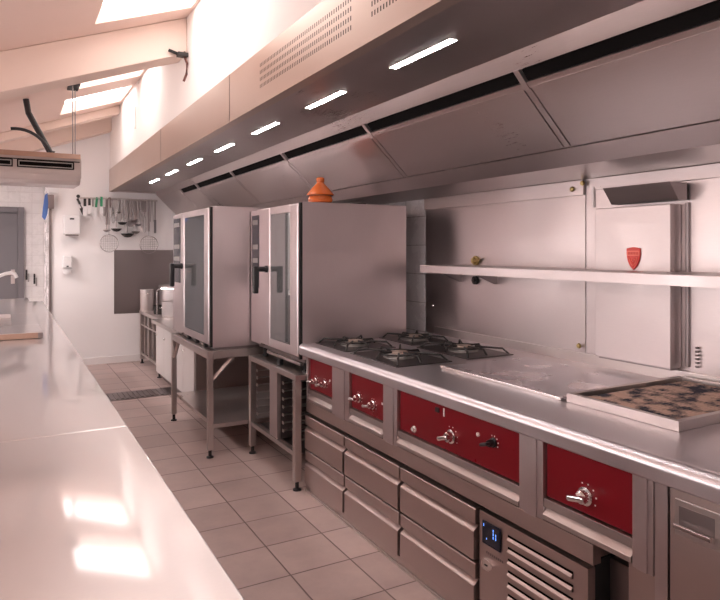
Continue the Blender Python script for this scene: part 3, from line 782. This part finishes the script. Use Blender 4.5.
def pot(label, x, y, z, r, h, mat='steel', lid=None, handles=True, name='stock_pot', cat='pot'):
    t_ = thing(name, label, cat, (x, y, z), 'pots on the far counter')
    MB().lathe([(.001, .004), (.001, 0), (r * .96, 0), (r, .008), (r, h), (r * 1.04, h), (r * 1.04, h + .006), (r * .97, h + .006), (r * .97, .01), (.001, .01)], x, y, z, 32).build('pot_body', mat, t_)
    if handles:
        for s_ in (-1, 1):
            MB().tube(bez((x - .03, y + s_ * r, z + h * .8), (x, y + s_ * (r + .075), z + h * .82), (x + .03, y + s_ * r, z + h * .8), 8), .006, 8).build('handle', 'chrome', t_)
    if lid:
        l_ = MB().lathe([(.001, 0), (r * 1.05, 0), (r * 1.06, .006), (r * .7, .024), (.02, .034), (.001, .034)], x, y, z + h + .0075, 32).build('pot_lid', mat, t_)
        MB().tube(bez((x - .03, y, z + h + .038), (x, y, z + h + .085), (x + .03, y, z + h + .038), 8), .006, 8).build('lid_handle', 'black_plastic', l_)
    return t_
pot('tall dark stockpot at the far left of the pots', 1.57, 8.50, .6905, .085, .27, 'steel')
pot('wide lidded pan standing behind the other pots', 1.91, 8.44, .6905, .195, .31, 'steel_table', True)
pot('steel saucepan in front of the wide lidded pan', 1.72, 7.66, .6905, .135, .17, 'steel_table', None)
pot('small dark pot between stockpot and saucepan', 1.64, 7.98, .6905, .085, .10, 'black_iron', None)
pot('shallow pan nearest the oven, beyond the wire frame', 2.05, 7.72, .6905, .15, .11, 'steel', None)
wf = thing('wire_frame', 'bent steel rod frame arching over the saucepan', 'rod frame', (1.56, 7.85, .69))
MB().tube([(1.57, 7.86, .691), (1.57, 7.86, .97), (1.58, 7.83, 1.0), (1.62, 7.78, 1.01), (1.95, 7.40, 1.01)], .009, 10).build('rod', 'chrome', wf)
MB().tube([(1.95, 7.40, 1.01), (1.97, 7.37, .99), (1.97, 7.37, .692)], .009, 10).build('rod', 'chrome', wf)

# ================================================================= FAR WALL ITEMS
YW = YF - .0005
pd = thing('paper_towel_dispenser', 'white paper towel dispenser with a small dark window on the far wall', 'dispenser', (.70, YF - .06, 1.66))
MB().box(.605, .80, YF - .12, YW, 1.67, 1.915, .018, seg=3).build('cover', 'white_plastic', pd)
MB().box(.675, .725, YF - .122, YF - .1203, 1.855, 1.875, .001).build('level_window', 'black_plastic', pd)
MB().box(.63, .775, YF - .115, YF - .02, 1.652, 1.6695, .002).build('paper_slot', 'steel_dark', pd)
sd = thing('soap_dispenser', 'white soap dispenser below the paper towel dispenser', 'dispenser', (.65, YF - .05, 1.15))
MB().box(.60, .705, YF - .085, YW, 1.25, 1.40, .014, seg=3).build('cover', 'white_plastic', sd)
MB().lathe([(.001, -.035), (.045, -.03), (.055, -.01), (.055, .012), (.04, .02), (.001, .02)], .652, YF - .062, 1.21, 20).build('push_bowl', 'white_plastic', sd)
MB().box(.64, .664, YF - .088, YF - .0855, 1.262, 1.278).build('button', 'black_plastic', sd)

rail = thing('utensil_rail', 'slim steel rail high on the far wall holding hanging utensils', 'rail', (1.3, YF - .03, 2.14))
MB().box(.77, 1.76, YF - .012, YF - .004, 2.125, 2.150, .002).build('rail_bar', 'steel', rail)
MB().lathe([(.022, 0), (.022, -.01), (.012, -.012)], .78, YF - .012, 2.158, 14, 'y').build('end_cap', 'black_iron', rail)
mb = MB()
for k in range(24): 
    x = .84 + k * .037
    mb.tube([(x, YF - .012, 2.135), (x, YF - .16, 2.124), (x, YF - .165, 2.142)], .003, 6)
mb.build('hooks', 'steel', rail)

GU = 'utensils hanging from the rail on the far wall'
UY = YF - .05
def wx(px_): # metres along the far wall for a position in the photo
    return .46 + (px_ - 50) * .01225
HUNG = [0]
def hang(name, cat, label, px_, parts, tilt=0.0):
    global UY
    x = wx(px_)
    UY = YF - (.16 if name == 'strainer' else (.045, .085, .125)[HUNG[0] % 3]); HUNG[0] += 1
    t_ = thing(name, label, cat, (x, UY, 2.128), GU)
    for (pn, fn, mat) in parts:
        mb = MB(); fn(mb, x); 
        if tilt:
            mb.bm.transform(Matrix.Translation((x, UY, 2.128)) @ Matrix.Rotation(tilt, 4, 'Y') @ Matrix.Translation((-x, -UY, -2.128)))
        mb.build(pn, mat, t_)
    return t_
def H(z0, z1, r=.006):
    return lambda mb, x: mb.box(x - r * 2.3, x + r * 2.3, UY - .004, UY + .004, z0, 2.128, .003).tube([(x, UY, z0 + .001), (x, UY, z1)], r, 8)
def HH(w_, z0, z1): # flat handle
    return lambda mb, x: mb.box(x - w_ / 2, x + w_ / 2, UY - .007, UY + .007, z0, z1, .004)
def BL(w_, z0, z1): # blade
    return lambda mb, x: mb.prism([(x - w_ / 2, z1), (x + w_ / 2, z1), (x + w_ / 2 * 1.1, z0 + .02), (x + w_ / 3, z0), (x - w_ / 3, z0), (x - w_ / 2 * 1.1, z0 + .02)], UY - .003, UY + .003)
def BOWL(r, z):
    return lambda mb, x: mb.lathe([(.001, -r * .6), (r * .5, -r * .52), (r * .85, -r * .25), (r, 0), (r * .93, 0), (r * .78, -r * .22), (r * .4, -r * .45), (.001, -r * .5)], x, UY - r * .3, z, 18)
def DISC(r, z):
    return lambda mb, x: mb.lathe([(.001, -.002), (r, -.004), (r, .002), (.001, .004)], x, UY - .004, z, 18, 'y')
def WHISK(z0, z1, r):
    def f(mb, x):
        for a in (0, PI / 3, 2 * PI / 3):
            dx, dy = math.cos(a) * r, math.sin(a) * r
            mb.tube(bez((x, UY, z1), (x + dx * 2.0, UY + dy * .6, (z0 + z1) / 2 - .05), (x, UY, z0), 8), .0022, 5)
            mb.tube(bez((x, UY, z1), (x - dx * 2.0, UY - dy * .6, (z0 + z1) / 2 - .05), (x, UY, z0), 8), .0022, 5)
    return f
def SIEVE(r, z):
    def f(mb, x):
        ring = [(x + r * math.cos(a), UY - .02, z + r * math.sin(a)) for a in [2 * PI * k / 24 for k in range(25)]]
        mb.tube(ring, .005, 6)
        for k in range(-4, 5):
            q = k / 5 * r; h = math.sqrt(max(0, r * r - q * q))
            mb.tube(bez((x + q, UY - .02, z + h), (x + q, UY - .02 + r * .5 * .1, z), (x + q, UY - .02, z - h), 4), .0014, 4)
            mb.tube([(x - h, UY - .02, z + q), (x + h, UY - .02, z + q)], .0014, 4)
    return f
hang('spatula', 'spatula', 'black spatula hanging askew at the far left end of the rail', 75, [('handle', H(2.05, 1.99), 'black_iron'), ('blade', BL(.055, 1.90, 2.0), 'black_iron')], tilt=-.42)
hang('scraper', 'scraper', 'black-handled scraper with white blade directly above the paper dispenser', 82, [('handle', HH(.032, 2.03, 2.128), 'black_plastic'), ('blade', BL(.045, 1.90, 2.03), 'white_plastic')])
hang('scraper', 'scraper', 'second black-handled scraper with white blade, right of the first', 86, [('handle', HH(.03, 2.04, 2.128), 'black_plastic'), ('blade', BL(.04, 1.93, 2.04), 'white_plastic')])
hang('pastry_brush', 'brush', 'pale brush hanging left of the green-handled knives', 90, [('handle', HH(.02, 2.03, 2.128), 'steel_utensil'), ('bristles', BL(.03, 1.92, 2.03), 'white_plastic')])
hang('knife', 'knife', 'left green-handled knife with pale blade', 93.5, [('handle', HH(.026, 2.02, 2.150), 'green_plastic'), ('blade', BL(.034, 1.86, 2.02), 'white_plastic')], tilt=.10)
hang('knife', 'knife', 'right green-handled knife with pale blade', 97.5, [('handle', HH(.030, 2.03, 2.155), 'green_plastic'), ('blade', BL(.04, 1.93, 2.03), 'white_plastic')])
hang('knife', 'knife', 'white-handled knife between green and brown handles', 101, [('handle', HH(.024, 2.03, 2.135), 'white_plastic'), ('blade', BL(.032, 1.91, 2.03), 'steel_utensil')])
hang('slotted_spoon', 'spoon', 'long slotted spoon hanging low beside the brown handle', 103, [('handle', H(1.80, 1.74), 'steel_utensil'), ('bowl', BOWL(0.05, 1.735), 'steel_utensil')])
hang('wooden_spatula', 'spatula', 'brown-handled spatula with pale blade', 105.5, [('handle', HH(.026, 2.02, 2.150), 'brown_wood'), ('blade', BL(.034, 1.90, 2.02), 'white_plastic')])
hang('strainer', 'strainer', 'left wire strainer hanging low with a round mesh', 104.5, [('handle', H(1.80, 1.67, .005), 'steel_utensil'), ('mesh', SIEVE(.11, 1.56), 'steel_utensil')])
hang('whisk', 'whisk', 'narrow whisk hanging left of the first black bowl', 109.5, [('handle', H(2.02, 1.98, .009), 'steel_utensil'), ('wires', WHISK(1.82, 1.98, .022), 'steel_utensil')])
hang('ladle', 'ladle', 'ladle with black bowl, leftmost of the three black bowls', 112, [('handle', H(1.85, 1.77), 'steel_utensil'), ('bowl', BOWL(0.066, 1.75), 'black_iron')])
hang('ladle', 'ladle', 'small steel ladle hanging higher, between the left and middle black bowls', 115, [('handle', H(2.00, 1.985, .008), 'steel_utensil'), ('bowl', BOWL(0.044, 1.975), 'steel_utensil')])
hang('ladle', 'ladle', 'ladle with black bowl, middle of the three black bowls', 118.5, [('handle', H(1.87, 1.84), 'steel_utensil'), ('bowl', BOWL(0.060, 1.835), 'black_iron')])
hang('meat_fork', 'fork', 'long two-pronged fork left of the lowest black bowl', 121, [('handle', H(1.92, 1.88, .007), 'steel_utensil'), ('prongs', lambda mb, x: mb.tube([(x - .012, UY, 1.88), (x - .012, UY, 1.78)], .003, 6).tube([(x + .012, UY, 1.88), (x + .012, UY, 1.78)], .003, 6).tube([(x - .012, UY, 1.88), (x + .012, UY, 1.88)], .003, 6), 'steel_utensil')])
hang('ladle', 'ladle', 'large ladle with the lowest black bowl', 124, [('handle', H(1.80, 1.70, .007), 'steel_utensil'), ('bowl', BOWL(0.083, 1.69), 'black_iron')])
hang('skimmer', 'skimmer', 'flat round skimmer right of the lowest black bowl', 127, [('handle', H(1.90, 1.85), 'steel_utensil'), ('disc', DISC(.045, 1.82), 'steel_dark')])
hang('ladle', 'ladle', 'small steel ladle above the dark blue spoon', 129.5, [('handle', H(1.93, 1.89, .007), 'steel_utensil'), ('bowl', BOWL(0.046, 1.87), 'steel_utensil')])
hang('ladle', 'ladle', 'dark steel ladle hanging right of the flat skimmer', 132.5, [('handle', H(1.80, 1.73), 'steel_utensil'), ('bowl', BOWL(0.055, 1.72), 'steel_dark')])
hang('serving_spoon', 'spoon', 'dark bluish spoon left of the two wire whisks', 135, [('handle', H(1.88, 1.84), 'steel_utensil'), ('bowl', BOWL(0.046, 1.82), 'door_paint')])
hang('whisk', 'whisk', 'left one of the two wire whisks above the right strainer', 138, [('handle', H(2.0, 1.97, .009), 'steel_utensil'), ('wires', WHISK(1.76, 1.97, .018), 'steel_utensil')])
hang('whisk', 'whisk', 'right one of the two wire whisks above the right strainer', 142, [('handle', H(1.98, 1.95, .009), 'steel_utensil'), ('wires', WHISK(1.70, 1.95, .03), 'steel_utensil')])
hang('strainer', 'strainer', 'right wire strainer overlapping the grey splash panel', 144.5, [('handle', H(1.72, 1.66, .006), 'steel_utensil'), ('mesh', SIEVE(.115, 1.545), 'steel_utensil')])
hang('tongs', 'tongs', 'thin steel tongs between the whisks and the last knife', 148, [('arm', lambda mb, x: mb.tube([(x, UY, 2.128), (x - .015, UY, 1.85)], .005, 6), 'steel_utensil'), ('arm', lambda mb, x: mb.tube([(x + .011, UY, 2.128), (x + .022, UY, 1.85)], .005, 6), 'steel_utensil')])
hang('knife', 'knife', 'last utensil on the right, slim with dark lower end', 153, [('handle', HH(.022, 1.88, 2.128), 'steel_utensil'), ('grip', HH(.030, 1.70, 1.88), 'door_paint')])

# grey box and blue cloth at the corner, keys in the passage
o = MB().box(.42, .50, YF - .09, YF - .022, 1.99, 2.16, .006).build('junction_box', 'steel_dark'); tag(o, 'small grey box at the top of the dark corner strip', 'junction box')
o = MB().box(.43, .56, YF - .03, YF - .0005, 2.19, 2.32, .004).build('wall_sign', 'white_plastic'); tag(o, 'plain white square plate above the grey box', 'plate')
cl = MB()
pr = [(.395, 2.15), (.425, 2.18), (.435, 2.05), (.425, 1.92), (.40, 1.84), (.365, 1.88), (.375, 2.0)]
cl.prism([(x, z) for x, z in pr], YF - .10, YF - .07, bev=.008)
o = cl.build('cleaning_cloth', 'blue_cloth'); tag(o, 'blue cloth hanging beside the small grey box', 'cloth')
for k, (x, z, lb) in enumerate(((.23, 1.12, 'small dark hook with keys nearer the door frame'), (.33, 1.06, 'larger dark bunch of keys on the right in the passage'))):
    t_ = thing('key_bunch', lb, 'keys', (x, 10.19, z), 'keys in the passage')
    MB().lathe([(.018, 0), (.018, -.012)], x, 10.1995, z + .09, 12, 'y').build('hook', 'aluminium', t_)
    MB().box(x - .012, x + .012, 10.178, 10.186, z - .07, z + .075, .003).build('key', 'black_iron', t_)
    MB().box(x + .014, x + .034, 10.170, 10.177, z - .10, z + .02, .003).build('key', 'cast_grey', t_)

# ================================================================= AIR CONDITIONER
ac = thing('air_conditioner', 'long ceiling-hung air conditioner with dark front louvres', 'air conditioner', (-.3, 6.2, 2.03))
ax0, ax1 = -1.15, .555
MB().prism([(6.0, 2.26), (6.02, 2.30), (6.65, 2.30), (6.65, 2.10), (6.60, 2.06), (6.10, 2.045), (6.03, 2.07), (6.0, 2.12)], ax0, ax1, axis='x', bev=.008).build('casing', 'ac_white', ac)
MB().prism([(5.990, 2.262), (5.998, 2.262), (6.018, 2.303), (6.10, 2.303), (6.10, 2.308), (6.014, 2.308)], ax0 + .002, ax1 - .002, axis='x').build('top_edge', 'ac_copper', ac, 'copper-tinted upper edge')
for (a, b_) in ((-.90, .035), (.065, .50)):
    MB().box(a, b_, 5.985, 5.9995, 2.168, 2.232, .002).build('outlet', 'void', ac)
    mb = MB().box(a + .01, b_ - .01, 5.978, 5.984, 2.216, 2.224, .001).box(a + .01, b_ - .01, 5.978, 5.984, 2.176, 2.184, .001)
    mb.box(a + .01, a + .018, 5.978, 5.984, 2.184, 2.216).box(b_ - .018, b_ - .01, 5.978, 5.984, 2.184, 2.216)
    mb.build('louvre_frame', 'cast_grey', ac)
MB().box(ax0 + .01, ax1 - .01, 5.985, 5.9995, 2.234, 2.240).build('shadow_line', 'void', ac)
MB().box(ax1 + .0005, ax1 + .006, 6.03, 6.5, 2.10, 2.26, .003).build('end_plate', 'ac_white', ac)
hr = thing('suspension_rods', 'two thin rods holding the right end of the air conditioner', 'rods', (.56, 6.2, 2.31))
for x, y in ((.50, 6.12), (.535, 6.3)):
    MB().tube([(x, y, 2.309), (x, y, zc(x))], .005, 8).build('rod', 'cast_grey', hr)
MB().box(.47, .56, 6.08, 6.34, zc(.47) - .02, zc(.47), .002).build('ceiling_bracket', 'black_iron', hr)
o = MB().tube([(.365, 6.35, 2.345), (.33, 6.35, 2.36), (.16, 6.38, 2.70), (.14, 6.38, 2.82)], .026, 12).build('coolant_pipe', 'black_plastic'); tag(o, 'thick black insulated pipe rising from the air conditioner', 'pipe')
o = MB().tube(bez((.34, 6.22, 2.330), (.22, 6.22, 2.55), (.02, 6.22, 2.52), 10) , .014, 10).build('power_cable', 'black_plastic'); tag(o, 'thin black cable curving left above the air conditioner', 'cable')

# cable clamp at the big beam, mark on the bulkhead
cc_ = thing('beam_cable_clamp', 'dark cable clamp with dangling cable at the right end of the large beam', 'cable clamp', (1.13, 4.70, 2.88))
MB().box(1.08, 1.155, 4.66, 4.7195, 2.89, 2.92, .004).build('clamp', 'black_iron', cc_)
MB().tube([(1.02, 4.70, 2.93), (1.10, 4.69, 2.905), (1.14, 4.69, 2.925)], .012, 8).build('cable_end', 'black_iron', cc_)
MB().tube([(1.135, 4.69, 2.89), (1.145, 4.66, 2.84), (1.14, 4.66, 2.76), (1.125, 4.68, 2.71)], .009, 8).build('cable', 'brown_wood', cc_)
o = MB().box(1.150, 1.1595, 6.86, 6.92, 2.74, 2.96, .002).build('wall_vent_slot', 'bulkhead_paint'); tag(o, 'narrow upright white slot cover on the bulkhead wall', 'slot cover')
cs = thing('ceiling_sensor_bar', 'short pale bar fixed to the ceiling at the left edge', 'bar', (-.02, 5.6, 2.7))
MB().box(-.25, .09, 5.60, 5.63, zc(-.02) - .035, zc(-.02) - .012, .004).build('bar', 'beam_paint', cs)

# ================================================================= LEFT WORKTOP
lt = thing('preparation_table', 'wide shiny stainless preparation table along the left foreground', 'table', (-.35, 3.3, 0))
MB().box(-1.05, .343, 2.181, 7.98, .862, .900, .006).build('tabletop', 'steel_table', lt)
MB().box(-1.05, .343, -1.6, 2.178, .862, .900, .006).build('tabletop', 'steel_table', lt)
MB().box(-1.0, .29, -1.55, 7.90, .10, .8615).build('body', 'steel_face', lt)
MB().box(-.95, .24, -1.5, 7.85, 0, .0998).build('plinth', 'steel_dark', lt)
sb = thing('sink_unit', 'raised steel sink top at the far end of the preparation table', 'sink', (-.3, 6.3, .90))
sx = .195
mb = MB().box(-.98, sx, 4.62, 5.10, .9005, .940, .004).box(-.98, sx, 6.05, 7.95, .9005, .940, .004)
mb.box(.02, sx, 5.10, 6.05, .9005, .940, .001).box(-.98, -.75, 5.10, 6.05, .9005, .940, .001)
mb.build('sink_top', 'steel_table', sb)
MB().box(-.75, .02, 5.10, 6.05, .9005, .906).build('sink_basin', 'steel', sb)
MB().box(-.98, sx + .001, 4.612, 4.6195, .903, .938, .002).build('front_edge', 'ac_copper', sb, 'copper-toned front edge')
MB().box(sx - .025, sx + .004, 4.606, 4.6115, .903, .938, .001).build('edge_cap', 'steel_dark', sb)
tp = thing('sink_faucet', 'pale swan-neck faucet reaching over the sink from the left edge', 'faucet', (-.42, 6.2, .94))
MB().lathe([(.03, 0), (.03, .01), (.02, .02), (.018, .16)], -.42, 6.2, .9405, 18).build('faucet_body', 'chrome', tp)
MB().tube([(-.42, 6.2, 1.10), (-.40, 6.2, 1.12), (-.02, 6.2, 1.272), (.02, 6.2, 1.28), (.05, 6.2, 1.272), (.066, 6.2, 1.235)], .015, 12).build('spout', 'white_plastic', tp)
MB().box(-.47, -.36, 6.19, 6.21, 1.13, 1.145, .003).build('lever', 'chrome', tp)

# fill light panes added as windows in the left wall, out of view
for k, (a, b_) in enumerate(((-2.6, -.6), (.0, 2.0), (2.6, 4.6), (5.2, 7.2))):
    struct(MB().box(XL, XL + .02, a, b_, .95, 1.78, .002).build('window_%d' % (k + 11), 'window_pane'), 'added frosted window pane for fill light in the left wall', 'window')
    struct(MB().box(XL, XL + .04, a - .05, a, .90, 1.83, .002).box(XL, XL + .04, b_, b_ + .05, .90, 1.83, .002).box(XL, XL + .04, a, b_, .90, .95, .002).box(XL, XL + .04, a, b_, 1.78, 1.83, .002).build('trim_%d' % (k + 11), 'white_paint'))
# ================================================================= FILL LAMPS added out of view
for k, (x, y) in enumerate(((-1.2, -1.5), (-1.2, 1.5), (-1.2, 4.0), (-1.1, 7.6))):
    z = zc(x)
    t_ = thing('added_lamp', 'added fill lamp, number out of view', 'lamp', (x, y, z - .05), 'added fill lamps beside the preparation table')
    t_['label'] = ('added fill lamp near the wall behind the viewer', 'added fill lamp beside the viewer', 'added fill lamp above the far half of the preparation table', 'added fill lamp hidden behind the air conditioner')[k]
    MB().box(x - .12, x + .12, y - .6, y + .6, z - .10, z - .06, .004).build('housing', 'white_plastic', t_)
    MB().box(x - .10, x + .10, y - .58, y + .58, z - .112, z - .1005, .003).build('diffuser', 'far_fill_lamp' if k == 3 else 'fill_lamp', t_)
